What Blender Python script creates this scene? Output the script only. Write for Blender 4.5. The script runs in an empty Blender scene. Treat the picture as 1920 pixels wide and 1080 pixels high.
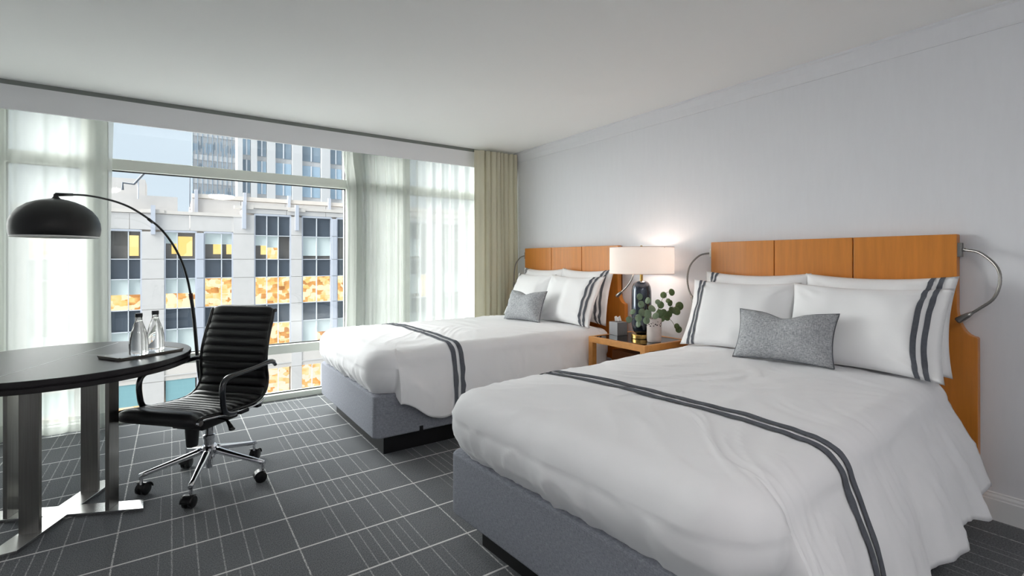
import bpy, math, random
from math import sin, cos, pi, radians, sqrt, exp
from mathutils import Vector, Matrix, noise
from mathutils.bvhtree import BVHTree
random.seed(7)
sc = bpy.context.scene
C = sc.collection

# ------------------------------------------------------------------ camera
cam_d = bpy.data.cameras.new('camera'); cam = bpy.data.objects.new('camera', cam_d); C.objects.link(cam)
cam_d.sensor_width = 36.0; cam_d.lens = 918.0/1920*36; cam_d.shift_y = -52.0/1920
cam_d.clip_start = 0.05; cam_d.clip_end = 600
cam.location = (0, 0, 1.25); cam.rotation_euler = (radians(90), 0, radians(-34.8))
sc.camera = cam
# ------------------------------------------------------------------ sky, sun, exposure
w = bpy.data.worlds.new('sky'); sc.world = w; w.use_nodes = True
bg = w.node_tree.nodes['Background']; bg.inputs[0].default_value = (0.76, 0.87, 1.0, 1); bg.inputs[1].default_value = 0.53
sun_d = bpy.data.lights.new('sun', 'SUN'); sun = bpy.data.objects.new('sun', sun_d); C.objects.link(sun)
sun_d.energy = 15.0; sun_d.angle = radians(110); sun_d.color = (1.0, .98, .97)
sun.rotation_euler = Vector((0.78, -0.36, -0.48)).to_track_quat('-Z', 'Y').to_euler()
vs = sc.view_settings
vs.view_transform = 'Standard'; vs.look = 'None'; vs.gamma = 1.0; vs.use_curve_mapping = False; vs.exposure = 0.94
sc.cycles.use_denoising = True
sc.cycles.max_bounces = 12; sc.cycles.diffuse_bounces = 7; sc.cycles.transparent_max_bounces = 24
sc.cycles.transmission_bounces = 10; sc.cycles.sample_clamp_indirect = 6
sc.cycles.caustics_refractive = False; sc.cycles.caustics_reflective = False

# ------------------------------------------------------------------ materials
MATS = {}
def srgb(r, g, b):
    f = lambda c: c/12.92 if c <= .04045 else ((c+.055)/1.055)**2.4
    return (f(r/255), f(g/255), f(b/255), 1)
def new_mat(name):
    m = bpy.data.materials.new(name); m.use_nodes = True; MATS[name] = m
    nt = m.node_tree; return m, nt, nt.nodes['Principled BSDF'], nt.nodes['Material Output']
def nd(nt, t, **kw):
    n = nt.nodes.new(t)
    for k, v in kw.items():
        if k == 'inp':
            for i, x in v.items(): n.inputs[i].default_value = x
        else: setattr(n, k, v)
    return n
def P(name, col, rough=.5, metal=0, spec=.5, var=0, scale=6, stretch=(1,1,1), bump=0, bscale=80, coat=0, trans=0, ior=1.45, sheen=0, bstretch=None):
    m, nt, b, o = new_mat(name); L = nt.links
    b.inputs['Base Color'].default_value = col; b.inputs['Roughness'].default_value = rough
    b.inputs['Metallic'].default_value = metal; b.inputs['Specular IOR Level'].default_value = spec
    b.inputs['Coat Weight'].default_value = coat; b.inputs['Transmission Weight'].default_value = trans
    b.inputs['IOR'].default_value = ior; b.inputs['Sheen Weight'].default_value = sheen
    tc = nd(nt, 'ShaderNodeTexCoord')
    if var:
        mp = nd(nt, 'ShaderNodeMapping'); mp.inputs['Scale'].default_value = stretch
        nz = nd(nt, 'ShaderNodeTexNoise', inp={'Scale': scale, 'Detail': 6, 'Roughness': .6})
        mr = nd(nt, 'ShaderNodeMapRange', inp={1: .3, 2: .7, 3: 1-var, 4: 1+var})
        mx = nd(nt, 'ShaderNodeMix', data_type='RGBA', blend_type='MULTIPLY'); mx.inputs[0].default_value = 1
        mx.inputs[6].default_value = col
        L.new(tc.outputs['Object'], mp.inputs[0]); L.new(mp.outputs[0], nz.inputs[0]); L.new(nz.outputs[0], mr.inputs[0])
        L.new(mr.outputs[0], mx.inputs[7]); L.new(mx.outputs[2], b.inputs['Base Color'])
    if bump:
        mp2 = nd(nt, 'ShaderNodeMapping'); mp2.inputs['Scale'].default_value = bstretch or (1,1,1)
        n2 = nd(nt, 'ShaderNodeTexNoise', inp={'Scale': bscale, 'Detail': 4})
        bp = nd(nt, 'ShaderNodeBump', inp={'Strength': bump, 'Distance': .01})
        L.new(tc.outputs['Object'], mp2.inputs[0]); L.new(mp2.outputs[0], n2.inputs[0])
        L.new(n2.outputs[0], bp.inputs['Height']); L.new(bp.outputs[0], b.inputs['Normal'])
    return m
def weave(name, c1, c2, sx, sz, rough=.9, ax=('X','Z')):
    """two crossed thread noises, object coords"""
    m, nt, b, o = new_mat(name); L = nt.links
    tc = nd(nt, 'ShaderNodeTexCoord'); fac = None; outs = []
    for st in sx, sz:
        mp = nd(nt, 'ShaderNodeMapping'); mp.inputs['Scale'].default_value = st
        nz = nd(nt, 'ShaderNodeTexNoise', inp={'Scale': 1, 'Detail': 3, 'Roughness': .7})
        L.new(tc.outputs['Object'], mp.inputs[0]); L.new(mp.outputs[0], nz.inputs[0]); outs.append(nz.outputs[0])
    ad = nd(nt, 'ShaderNodeMath', operation='ADD'); L.new(outs[0], ad.inputs[0]); L.new(outs[1], ad.inputs[1])
    mr = nd(nt, 'ShaderNodeMapRange', inp={1: .75, 2: 1.25, 3: 0, 4: 1}); L.new(ad.outputs[0], mr.inputs[0])
    mx = nd(nt, 'ShaderNodeMix', data_type='RGBA'); mx.inputs[6].default_value = c1; mx.inputs[7].default_value = c2
    L.new(mr.outputs[0], mx.inputs[0]); L.new(mx.outputs[2], b.inputs['Base Color']); b.inputs['Roughness'].default_value = rough
    b.inputs['Specular IOR Level'].default_value = .15
    bp = nd(nt, 'ShaderNodeBump', inp={'Strength': .35, 'Distance': .004}); L.new(mr.outputs[0], bp.inputs['Height']); L.new(bp.outputs[0], b.inputs['Normal'])
    return m
def emit(name, cols, strength, scale=(1,1,1), thr=(.35,.65)):
    """lit interior seen through a window: blotches of warm light"""
    m, nt, b, o = new_mat(name); L = nt.links
    tc = nd(nt, 'ShaderNodeTexCoord'); mp = nd(nt, 'ShaderNodeMapping'); mp.inputs['Scale'].default_value = scale
    nz = nd(nt, 'ShaderNodeTexVoronoi', distance='CHEBYCHEV', inp={'Scale': 1.0})
    n2 = nd(nt, 'ShaderNodeTexNoise', inp={'Scale': .7, 'Detail': 3})
    L.new(tc.outputs['Object'], mp.inputs[0]); L.new(mp.outputs[0], nz.inputs[0]); L.new(mp.outputs[0], n2.inputs[0])
    ad = nd(nt, 'ShaderNodeMix', data_type='RGBA', blend_type='MIX'); ad.inputs[0].default_value = .45
    L.new(nz.outputs['Color'], ad.inputs[6]); L.new(n2.outputs[0], ad.inputs[7])
    sp = nd(nt, 'ShaderNodeSeparateColor'); L.new(ad.outputs[2], sp.inputs[0])
    cr = nd(nt, 'ShaderNodeValToRGB'); e = cr.color_ramp.elements
    e[0].position = thr[0]; e[0].color = cols[0]; e[1].position = thr[1]; e[1].color = cols[-1]
    for i, c in enumerate(cols[1:-1]):
        x = e.new(thr[0]+(thr[1]-thr[0])*(i+1)/(len(cols)-1)); x.color = c
    L.new(sp.outputs[0], cr.inputs[0])
    em = nd(nt, 'ShaderNodeEmission', inp={'Strength': strength}); L.new(cr.outputs[0], em.inputs[0]); L.new(em.outputs[0], o.inputs[0])
    return m
def sheer_mat(name, col, opac, trl=.6):
    m, nt, b, o = new_mat(name); L = nt.links
    d = nd(nt, 'ShaderNodeBsdfDiffuse'); d.inputs[0].default_value = col
    t = nd(nt, 'ShaderNodeBsdfTranslucent'); t.inputs[0].default_value = col
    m1 = nd(nt, 'ShaderNodeMixShader'); m1.inputs[0].default_value = trl; L.new(d.outputs[0], m1.inputs[1]); L.new(t.outputs[0], m1.inputs[2])
    if opac < 1:
        tr = nd(nt, 'ShaderNodeBsdfTransparent'); tr.inputs[0].default_value = (1,1,1,1)
        lw = nd(nt, 'ShaderNodeLayerWeight', inp={'Blend': .35})
        mr = nd(nt, 'ShaderNodeMapRange', inp={1: 0, 2: .8, 3: opac, 4: min(1, opac+.4)}); L.new(lw.outputs['Facing'], mr.inputs[0])
        m2 = nd(nt, 'ShaderNodeMixShader'); L.new(mr.outputs[0], m2.inputs[0])
        L.new(tr.outputs[0], m2.inputs[1]); L.new(m1.outputs[0], m2.inputs[2]); L.new(m2.outputs[0], o.inputs[0])
    else: L.new(m1.outputs[0], o.inputs[0])
    return m
def pane_mat(name, tint, gl):
    m, nt, b, o = new_mat(name); L = nt.links
    tr = nd(nt, 'ShaderNodeBsdfTransparent'); tr.inputs[0].default_value = tint
    g = nd(nt, 'ShaderNodeBsdfGlossy'); g.inputs['Roughness'].default_value = .02
    mx = nd(nt, 'ShaderNodeMixShader'); mx.inputs[0].default_value = gl
    L.new(tr.outputs[0], mx.inputs[1]); L.new(g.outputs[0], mx.inputs[2]); L.new(mx.outputs[0], o.inputs[0]); return m

P('wall', srgb(226,227,231), .85, spec=.2, var=.012, scale=40, stretch=(1,1,.15), bump=.03, bscale=260)
P('ceiling', srgb(243,243,242), .9, spec=.1)
P('trim', srgb(232,233,234), .5)
P('fascia', srgb(232,232,234), .8, spec=.2)
P('track', srgb(128,132,129), .5)
P('frame', srgb(232,237,227), .45)
pane_mat('glazing', (.97,.99,.98,1), .035)
sheer_mat('sheer', (.68,.70,.675,1), .74)
sheer_mat('sheer_hem', (.68,.70,.675,1), .5)
m = sheer_mat('drape', srgb(206,202,182), 1, .12)
P('linen', srgb(238,238,240), .85, spec=.15, sheen=.15, bump=.10, bscale=9)
P('pillow_linen', srgb(240,240,241), .85, spec=.15, sheen=.15, bump=.10, bscale=11)
P('sheet', srgb(238,238,240), .85, spec=.15)
P('stripe', srgb(96,99,106), .85, spec=.1, var=.12, scale=60)
weave('cushion', srgb(128,131,135), srgb(200,202,205), (60,60,260), (260,260,60))
weave('upholstery', srgb(120,123,132), srgb(160,163,172), (60,60,420), (420,420,60))
P('piping', srgb(96,98,104), .7)
P('plinth', srgb(22,22,24), .45)
P('wood', srgb(204,128,48), .38, var=.13, scale=2.2, stretch=(14,14,1.0), coat=.15)
P('wood_dark', srgb(120,68,26), .5)
P('oak', srgb(206,144,78), .4, var=.12, scale=3, stretch=(6,6,6))
P('black_glass', srgb(20,20,22), .06, spec=.6)
P('espresso', srgb(34,31,33), .38, spec=.45, var=.2, scale=3, stretch=(12,2,12))
P('inlay', srgb(170,172,175), .3)
P('steel', srgb(150,147,143), .3, metal=1, var=.12, scale=4, stretch=(40,40,1))
P('steel_bar', srgb(205,205,204), .25, metal=1, var=.05, scale=4, stretch=(1,1,1))
P('chrome', srgb(215,216,220), .08, metal=1)
P('leather', srgb(20,20,22), .36, spec=.5, bump=.05, bscale=300)
P('black_metal', srgb(16,17,19), .25, spec=.5)
P('armrest', srgb(24,27,33), .16, spec=.6, coat=.5)
P('plastic', srgb(20,20,22), .45)
P('caster', srgb(16,16,18), .3)
P('lamp_black', srgb(20,20,21), .42)
P('lamp_inner', srgb(228,228,226), .5)
P('joint', srgb(66,26,18), .4)
P('brass', srgb(206,168,98), .22, metal=1)
P('mercury', srgb(52,60,74), .12, spec=.8, metal=.55, var=.5, scale=9, coat=.6)
P('nickel', srgb(150,148,145), .28, metal=1)
P('pot', srgb(206,196,192), .6, var=.06, scale=20)
P('pot_hole', srgb(40,24,22), .9)
P('leaf', srgb(84,106,66), .5, var=.25, scale=8)
P('leaf_pale', srgb(112,130,104), .5, var=.2, scale=8)
P('stem', srgb(92,84,56), .6)
P('tissue_box', srgb(150,152,155), .35, metal=.3)
P('tissue', srgb(245,245,243), .9)
P('tray', srgb(92,88,82), .3, var=.1, scale=10)
P('tray_top', srgb(170,170,168), .2)
P('cap', srgb(40,42,46), .4)
P('bottle_glass', (1,1,1,1), .0, trans=1, ior=1.33)
sheer_mat('shade', srgb(250,246,243), 1, .4)
P('shade_trim', srgb(214,190,178), .8)
m, nt, b_, o_ = new_mat('bulb'); em = nd(nt, 'ShaderNodeEmission', inp={'Strength': 6}); em.inputs[0].default_value = (1, .72, .5, 1); nt.links.new(em.outputs[0], o_.inputs[0])
# exterior
P('stone', srgb(186,183,181), .85, var=.03, scale=1.5)
P('stone_warm', srgb(194,188,182), .85, var=.03, scale=1.2)
P('ext_frame', srgb(198,202,208), .5)
P('ext_pilaster', srgb(172,176,186), .5)
P('spandrel', srgb(68,76,86), .35, var=.12, scale=.6)
P('blind', srgb(196,206,204), .8)
P('dim_room', srgb(96,92,88), .6, var=.3, scale=.5)
P('teal', srgb(120,160,166), .4)
P('tower_glass', srgb(150,172,190), .3, var=.2, scale=.15)
P('tower_glass_dark', srgb(118,134,148), .35, var=.2, scale=.2)
P('tower_white', srgb(176,177,179), .85)
P('asphalt', srgb(150,150,150), .9)
emit('lit_office', [srgb(160,104,64), srgb(220,156,92), srgb(250,206,130), srgb(250,230,196)], .72, (2.2,2.2,2.6), (.12,.62))
emit('lit_yellow', [srgb(246,204,120), srgb(252,226,160)], .74, (.5,.5,.5), (.2,.8))
emit('lit_shop', [srgb(196,104,44), srgb(240,170,96), srgb(252,216,160), srgb(246,226,206)], .72, (2.0,2.0,3.0), (.12,.6))

def carpet_mat():
    m, nt, b, o = new_mat('carpet'); L = nt.links
    tc = nd(nt, 'ShaderNodeTexCoord'); sp = nd(nt, 'ShaderNodeSeparateXYZ'); L.new(tc.outputs['Object'], sp.inputs[0])
    def mth(op, a, bb=None):
        n = nd(nt, 'ShaderNodeMath', operation=op)
        for i, x in enumerate((a, bb)):
            if x is None: continue
            if isinstance(x, (int, float)): n.inputs[i].default_value = x
            else: L.new(x, n.inputs[i])
        return n.outputs[0]
    def lines(co, off, per, hw):
        t = mth('ADD', mth('DIVIDE', mth('SUBTRACT', co, off), per), 100.5)
        t = mth('MULTIPLY', mth('ABSOLUTE', mth('SUBTRACT', mth('FRACT', t), .5)), per)
        return mth('LESS_THAN', t, hw)
    X, Y = sp.outputs[0], sp.outputs[1]
    big = lines(Y, 1.96, .305, .0048)
    tile = lines(X, 1.112, .657, .0033)
    par = mth('LESS_THAN', mth('FRACT', mth('ADD', mth('DIVIDE', mth('SUBTRACT', Y, 1.96), .61), 100)), .5)
    npar = mth('SUBTRACT', 1, par)
    def sm(lst):
        r = lst[0]
        for q in lst[1:]: r = mth('MAXIMUM', r, q)
        return r
    g1 = sm([lines(X, 1.112-d, .657, .0028) for d in (.185, .275, .365, .455)])
    g2 = sm([lines(X, 1.112-d, .657, .0024) for d in (.23, .32, .41)])
    g3 = sm([lines(X, 1.112-d, .657, .0024) for d in (.14, .50)])
    gg = mth('MAXIMUM', mth('MULTIPLY', g1, .42), mth('MAXIMUM', mth('MULTIPLY', mth('MULTIPLY', g2, par), .33), mth('MULTIPLY', mth('MULTIPLY', g3, npar), .25)))
    # dashed yarn look
    mp = nd(nt, 'ShaderNodeMapping'); mp.inputs['Scale'].default_value = (240, 70, 1)
    nz = nd(nt, 'ShaderNodeTexNoise', inp={'Scale': 1, 'Detail': 2}); L.new(tc.outputs['Object'], mp.inputs[0]); L.new(mp.outputs[0], nz.inputs[0])
    mr = nd(nt, 'ShaderNodeMapRange', inp={1: .36, 2: .56, 3: 0.1, 4: 1}); L.new(nz.outputs[0], mr.inputs[0])
    ln = mth('MAXIMUM', mth('MULTIPLY', big, .95), mth('MULTIPLY', mth('MAXIMUM', gg, mth('MULTIPLY', tile, .8)), mr.outputs[0]))
    mp2 = nd(nt, 'ShaderNodeMapping'); mp2.inputs['Scale'].default_value = (260, 150, 1)
    n2 = nd(nt, 'ShaderNodeTexNoise', inp={'Scale': 1, 'Detail': 3, 'Roughness': .7}); L.new(tc.outputs['Object'], mp2.inputs[0]); L.new(mp2.outputs[0], n2.inputs[0])
    n3 = nd(nt, 'ShaderNodeTexNoise', inp={'Scale': 2.5, 'Detail': 3}); L.new(tc.outputs['Object'], n3.inputs[0])
    cr = nd(nt, 'ShaderNodeValToRGB'); cr.color_ramp.elements[0].position = .3; cr.color_ramp.elements[1].position = .72
    cr.color_ramp.elements[0].color = srgb(74,76,79); cr.color_ramp.elements[1].color = srgb(142,145,148)
    mm = mth('ADD', n2.outputs[0], mth('MULTIPLY', mth('SUBTRACT', n3.outputs[0], .5), .12)); L.new(mm, cr.inputs[0])
    mx = nd(nt, 'ShaderNodeMix', data_type='RGBA'); mx.inputs[7].default_value = srgb(226,226,224)
    L.new(ln, mx.inputs[0]); L.new(cr.outputs[0], mx.inputs[6]); L.new(mx.outputs[2], b.inputs['Base Color'])
    b.inputs['Roughness'].default_value = .95; b.inputs['Specular IOR Level'].default_value = .1
    bp = nd(nt, 'ShaderNodeBump', inp={'Strength': .5, 'Distance': .006}); L.new(n2.outputs[0], bp.inputs['Height']); L.new(bp.outputs[0], b.inputs['Normal'])
carpet_mat()

# ------------------------------------------------------------------ mesh helpers
class MB:
    def __init__(s): s.v = []; s.f = []
    def box(s, x0, x1, y0, y1, z0, z1, M=None):
        n = len(s.v)
        for z in (z0, z1):
            for x, y in ((x0,y0),(x1,y0),(x1,y1),(x0,y1)): s.v.append(Vector((x,y,z)))
        if M is not None:
            for i in range(n, n+8): s.v[i] = M @ s.v[i]
        s.f += [[n+i for i in q] for q in ((3,2,1,0),(4,5,6,7),(0,1,5,4),(1,2,6,5),(2,3,7,6),(3,0,4,7))]
        return s
    def grid(s, rows, closed_u=False, closed_v=False, flip=False):
        n = len(s.v); R = len(rows); K = len(rows[0])
        for r in rows: s.v += [Vector(p) for p in r]
        for i in range(R if closed_v else R-1):
            for j in range(K if closed_u else K-1):
                q = [n+i*K+j, n+i*K+(j+1)%K, n+((i+1)%R)*K+(j+1)%K, n+((i+1)%R)*K+j]
                s.f.append(q[::-1] if flip else q)
        return s
    def lathe(s, prof, seg=32, c=(0,0,0), M=None, cap=True):
        n = len(s.v); rows = []
        for r, z in prof:
            rows.append([Vector((c[0]+r*cos(2*pi*k/seg), c[1]+r*sin(2*pi*k/seg), c[2]+z)) for k in range(seg)])
        if M is not None: rows = [[M @ p for p in r] for r in rows]
        s.grid(rows, closed_u=True)
        if cap:
            if prof[0][0] > 1e-4: s.f.append([n+k for k in range(seg)][::-1])
            if prof[-1][0] > 1e-4: s.f.append([n+(len(prof)-1)*seg+k for k in range(seg)])
        return s
    def tube(s, path, rad, seg=12, cap=True, flat=1.0, up=None):
        path = [Vector(p) for p in path]; n = len(s.v); rows = []
        rr = rad if isinstance(rad, (list, tuple)) else [rad]*len(path)
        prevN = None
        for i, p in enumerate(path):
            t = (path[min(i+1, len(path)-1)]-path[max(i-1, 0)]).normalized()
            if prevN is None:
                a = Vector(up) if up else (Vector((0,0,1)) if abs(t.z) < .9 else Vector((1,0,0)))
                N = (a - t*a.dot(t)).normalized()
            else: N = (prevN - t*prevN.dot(t)).normalized()
            prevN = N; Bn = t.cross(N)
            rows.append([p + N*cos(2*pi*k/seg)*rr[i]*flat + Bn*sin(2*pi*k/seg)*rr[i] for k in range(seg)])
        s.grid(rows, closed_u=True)
        if cap: s.f.append([n+k for k in range(seg)][::-1]); s.f.append([n+(len(path)-1)*seg+k for k in range(seg)])
        return s
    def prism(s, poly, t0, t1, axis='X'):
        n = len(s.v); K = len(poly)
        for t in (t0, t1):
            for a, b in poly:
                s.v.append(Vector((t,a,b)) if axis == 'X' else Vector((a,t,b)) if axis == 'Y' else Vector((a,b,t)))
        s.f.append([n+k for k in range(K)][::-1]); s.f.append([n+K+k for k in range(K)])
        for k in range(K): s.f.append([n+k, n+(k+1)%K, n+K+(k+1)%K, n+K+k])
        return s
    def xf(s, M): s.v = [M @ p for p in s.v]; return s
    def mesh(s, name):
        me = bpy.data.meshes.new(name); me.from_pydata([tuple(p) for p in s.v], [], s.f); me.update(); return me
    def build(s, name, mat, parent=None, smooth=False, bevel=0, fix=True):
        import bmesh
        me = s.mesh(name)
        if fix:
            bm = bmesh.new(); bm.from_mesh(me); bmesh.ops.recalc_face_normals(bm, faces=bm.faces); bm.to_mesh(me); bm.free()
        me.materials.append(MATS[mat])
        if smooth: me.shade_smooth()
        return link(name, me, parent, bevel)
def link(name, me, parent=None, bevel=0):
    o = bpy.data.objects.new(name, me); C.objects.link(o)
    if parent: o.parent = parent
    if bevel:
        b = o.modifiers.new('bevel', 'BEVEL'); b.width = bevel; b.segments = 2; b.limit_method = 'ANGLE'; b.angle_limit = radians(40)
    return o
def smooth_by_angle(o, ang=40):
    me = o.data; me.shade_smooth()
    try: me.set_sharp_from_angle(angle=radians(ang))
    except Exception: pass
    return o
def thing(name, label, cat, loc=(0,0,0), rz=0, group=None):
    o = bpy.data.objects.new(name, None); o.empty_display_size = .1; C.objects.link(o)
    o.location = loc; o.rotation_euler = (0,0,rz); o['label'] = label; o['category'] = cat
    if group: o['group'] = group
    return o
def tag(o, label, cat, group=None):
    o['label'] = label; o['category'] = cat
    if group: o['group'] = group
    return o
def struct(o, label=None):
    o['kind'] = 'structure'
    if label: o['label'] = label
    return o
def sstep(x, a, b):
    t = max(0, min(1, (x-a)/(b-a))); return t*t*(3-2*t)
def lerp(a, b, t): return a+(b-a)*t
def catmull(pts, n=8):
    pts = [Vector(p) for p in pts]; out = []
    for i in range(len(pts)-1):
        p0 = pts[max(i-1,0)]; p1 = pts[i]; p2 = pts[i+1]; p3 = pts[min(i+2,len(pts)-1)]
        for k in range(n):
            t = k/n
            out.append(.5*((2*p1)+(p2-p0)*t+(2*p0-5*p1+4*p2-p3)*t*t+(3*p1-p0-3*p2+p3)*t**3))
    out.append(pts[-1]); return out

# ------------------------------------------------------------------ room shell
XR, XL, YB, YW, H = 3.264, -2.3, -1.5, 4.78, 2.47
struct(MB().box(XL-.2, XR+.2, YB-.2, 5.0, -.15, 0).build('floor', 'carpet'), 'charcoal carpet with thin pale grid lines')
struct(MB().box(XL-.2, XR+.2, YB-.2, 5.0, H, H+.2).build('ceiling', 'ceiling'), 'plain white ceiling')
struct(MB().box(XR, XR+.2, YB-.2, 5.0, 0, H).build('wall_right', 'wall'), 'pale grey wall behind the headboards')
struct(MB().box(XL-.2, XL, YB-.2, 5.0, 0, H).build('wall_left', 'wall'), 'pale grey side wall')
struct(MB().box(XL, XR, YB-.2, YB, 0, H).build('wall_back', 'wall'), 'pale grey back wall')
# baseboard with a moulded top
bb = [(XR,0),(XR-.016,0),(XR-.016,.098),(XR-.012,.102),(XR-.012,.112),(XR-.006,.122),(XR-.006,.128),(XR,.132)]
struct(MB().prism([(x,z) for x,z in bb], YB, 4.62, 'Y').build('baseboard_right', 'trim'), 'white baseboard along the headboard wall')
cr = [(XR,2.362),(XR-.008,2.362),(XR-.012,2.372),(XR-.02,2.41),(XR-.035,2.45),(XR-.045,2.458),(XR-.045,H),(XR,H)]
struct(MB().prism(cr, YB, 4.60, 'Y').build('trim_1', 'wall'), 'pale crown moulding under the ceiling')
# fascia and recessed track above the window
struct(MB().box(XL, XR, 4.648, 4.668, 2.272, 2.437).build('trim_2', 'fascia'), 'plain grey fascia board above the window')
struct(MB().box(XL, XR, 4.652, 4.70, 2.437, H).build('trim_3', 'track'), 'dark curtain track slot at the ceiling edge')
struct(MB().box(XL, XR, 4.70, 4.98, 2.36, H).build('trim_4', 'fascia'), 'window head behind the fascia')

# unseen fill lights added behind the viewer to brighten the room's near side
m, nt, b_, o_ = new_mat('fill_glow'); em = nd(nt, 'ShaderNodeEmission', inp={'Strength': 18}); em.inputs[0].default_value = (1, .965, .94, 1); nt.links.new(em.outputs[0], o_.inputs[0])
for px_, where in ((-.9, 'left-hand'), (.75, 'right-hand')):
    cl = thing('added_fill_light', 'added round fill light on the ceiling behind the viewer, the %s one' % where, 'lamp', (px_, -.75, H), 0, 'added fill lights')
    MB().lathe([(.0,0),(.225,0),(.225,-.03),(.215,-.035),(.0,-.035)], 40, cap=False).build('fill_canopy', 'nickel', cl)
    MB().lathe([(.205,-.035),(.20,-.055),(.17,-.08),(.11,-.098),(.05,-.105),(.0,-.106)], 40, cap=False).build('fill_diffuser', 'fill_glow', cl, smooth=True)
# ------------------------------------------------------------------ window
win = bpy.data.objects.new('window_1', None); C.objects.link(win); win.location = (0, YW, 0)
struct(win, 'full-height window wall with pale green-grey frames')
def wbox(name, x0, x1, z0, z1, y0=0, y1=.12, mat='frame', bev=.004): return MB().box(x0,x1,y0,y1,z0,z1).build(name, mat, win, bevel=bev)
mul = [(XL, -2.2), (-1.10, -.95), (-.549, -.405), (1.383, 1.535), (1.93, 2.03), (3.16, XR)]
for a, b in mul:
    wbox('mullion', a, b, 0, 2.37); 
    if b-a > .12: wbox('mullion_bead', (a+b)/2-.025, (a+b)/2+.025, .05, 2.36, -.018, 0)
gaps = [(mul[i][1], mul[i+1][0]) for i in range(len(mul)-1)]
for a, b in gaps:
    wbox('transom', a, b, 1.94, 2.022, -.004)
    wbox('sill_rail', a, b, .412, .49, -.004)
    wbox('bottom_rail', a, b, 0, .05, -.004)
    wbox('head_rail', a, b, 2.33, 2.37)
    for z0, z1 in ((.05,.412),(.49,1.94),(2.022,2.33)):
        MB().box(a, b, .06, .066, z0, z1).build('pane', 'glazing', win)
        # dark gasket line around each pane
        g = MB(); e = .008
        g.box(a, b, .045, .06, z0, z0+e).box(a, b, .045, .06, z1-e, z1).box(a, a+e, .045, .06, z0+e, z1-e).box(b-e, b, .045, .06, z0+e, z1-e)
        g.build('gasket', 'plinth', win)

MB().box(-.50, -.46, -.045, -.018, .62, .70).build('latch', 'frame', win, bevel=.005)
# ------------------------------------------------------------------ curtains
def curtain(name, xs, ztop, zbot, yc, fold, mat, label, cat, edge=None, amp=.03, hem=None, seed=0, nz=26, lean=0.0):
    """xs: (x0,x1); fold(s)->phase; vertical folds as real waves"""
    x0, x1 = xs; N = int((x1-x0)/.008); rows = []
    for i in range(nz+1):
        t = i/nz; z = lerp(zbot, ztop, t); r = []
        for k in range(N+1):
            s = k/N; x = lerp(x0, x1, s)
            ph, am = fold(x)
            j = noise.noise(Vector((x*2.2, z*.5, seed)))*.5
            a = amp*am*lerp(1.25, .75, t)
            y = yc + a*sin(ph + j*1.1*(1-t)) + a*.35*sin(2.3*ph+1.3+seed)
            xx = x + a*.55*cos(ph + j)*.7
            if edge: xx += edge(z)*( (1-s) if edge.side < 0 else s)**6
            r.append((xx, y, z))
        rows.append(r)
    o = MB().grid(rows).build(name, mat, None, smooth=True, fix=False); tag(o, label, cat)
    if hem:
        hr = []
        for i in range(5):
            t = i/4*hem/(ztop-zbot)*nz; i0 = int(t); f = t-i0
            hr.append([Vector(a).lerp(Vector(b), f)+Vector((0,-.004,0)) for a, b in zip(rows[i0], rows[min(i0+1,nz)])])
        h = MB().grid(hr).build('hem', 'sheer_hem', o, smooth=True, fix=False)
    return o
def el(z): return -.02*sin(pi*min(1, z/2.3))
el.side = 1
def er(z): return .035*sin(pi*.5*min(1, z/1.9))-.05*sstep(z,1.9,2.3)
er.side = -1
def foldL(x): return (2*pi*x/.13 + 1.6*sin(x*5.1) + .8*sin(x*11), .75+.45*sin(x*4.3+1))
def foldR(x):
    d = 1-sstep(x, 1.95, 2.1)
    p = 2*pi*x/.095 if x < 2.02 else 2*pi*2.02/.095 + 2*pi*(x-2.02)/.12
    return (p + 1.3*sin(x*6.3)+.7*sin(x*13), .55+.65*d+.25*sin(x*5.7))
curtain('sheer_curtain', (XL+.02, -.36), 2.36, .012, 4.712, foldL, 'sheer', 'white sheer curtain pulled to the left beside the round table', 'curtain', el, .030, .11, 1)
sheer_r = curtain('sheer_curtain', (1.325, 3.2), 2.36, .012, 4.712, foldR, 'sheer', 'white sheer curtain hanging between the clear window pane and the tan drape', 'curtain', er, .026, .11, 2)
def sheer2(x): return (2*pi*x/.16+.9*sin(x*9), .8)
inner = curtain('inner_layer', (1.40, 2.02), 2.36, .012, 4.745, sheer2, 'sheer', '', '', None, .012, None, 3)
inner.parent = sheer_r; del inner['label']; del inner['category']
def foldD(x):
    f = sstep(x, 2.78, 2.84)
    return ((2*pi*(x-2.66)/.17 if x < 2.80 else 2*pi*.14/.17 + 2*pi*(x-2.80)/.058) + .5*sin(x*23), lerp(.5, 1.25, f))
curtain('drape', (2.675, 3.25), 2.445, .012, 4.568, foldD, 'drape', 'heavy tan pleated drape hanging in the corner by the headboard wall', 'curtain', None, .043, None, 5)

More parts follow.
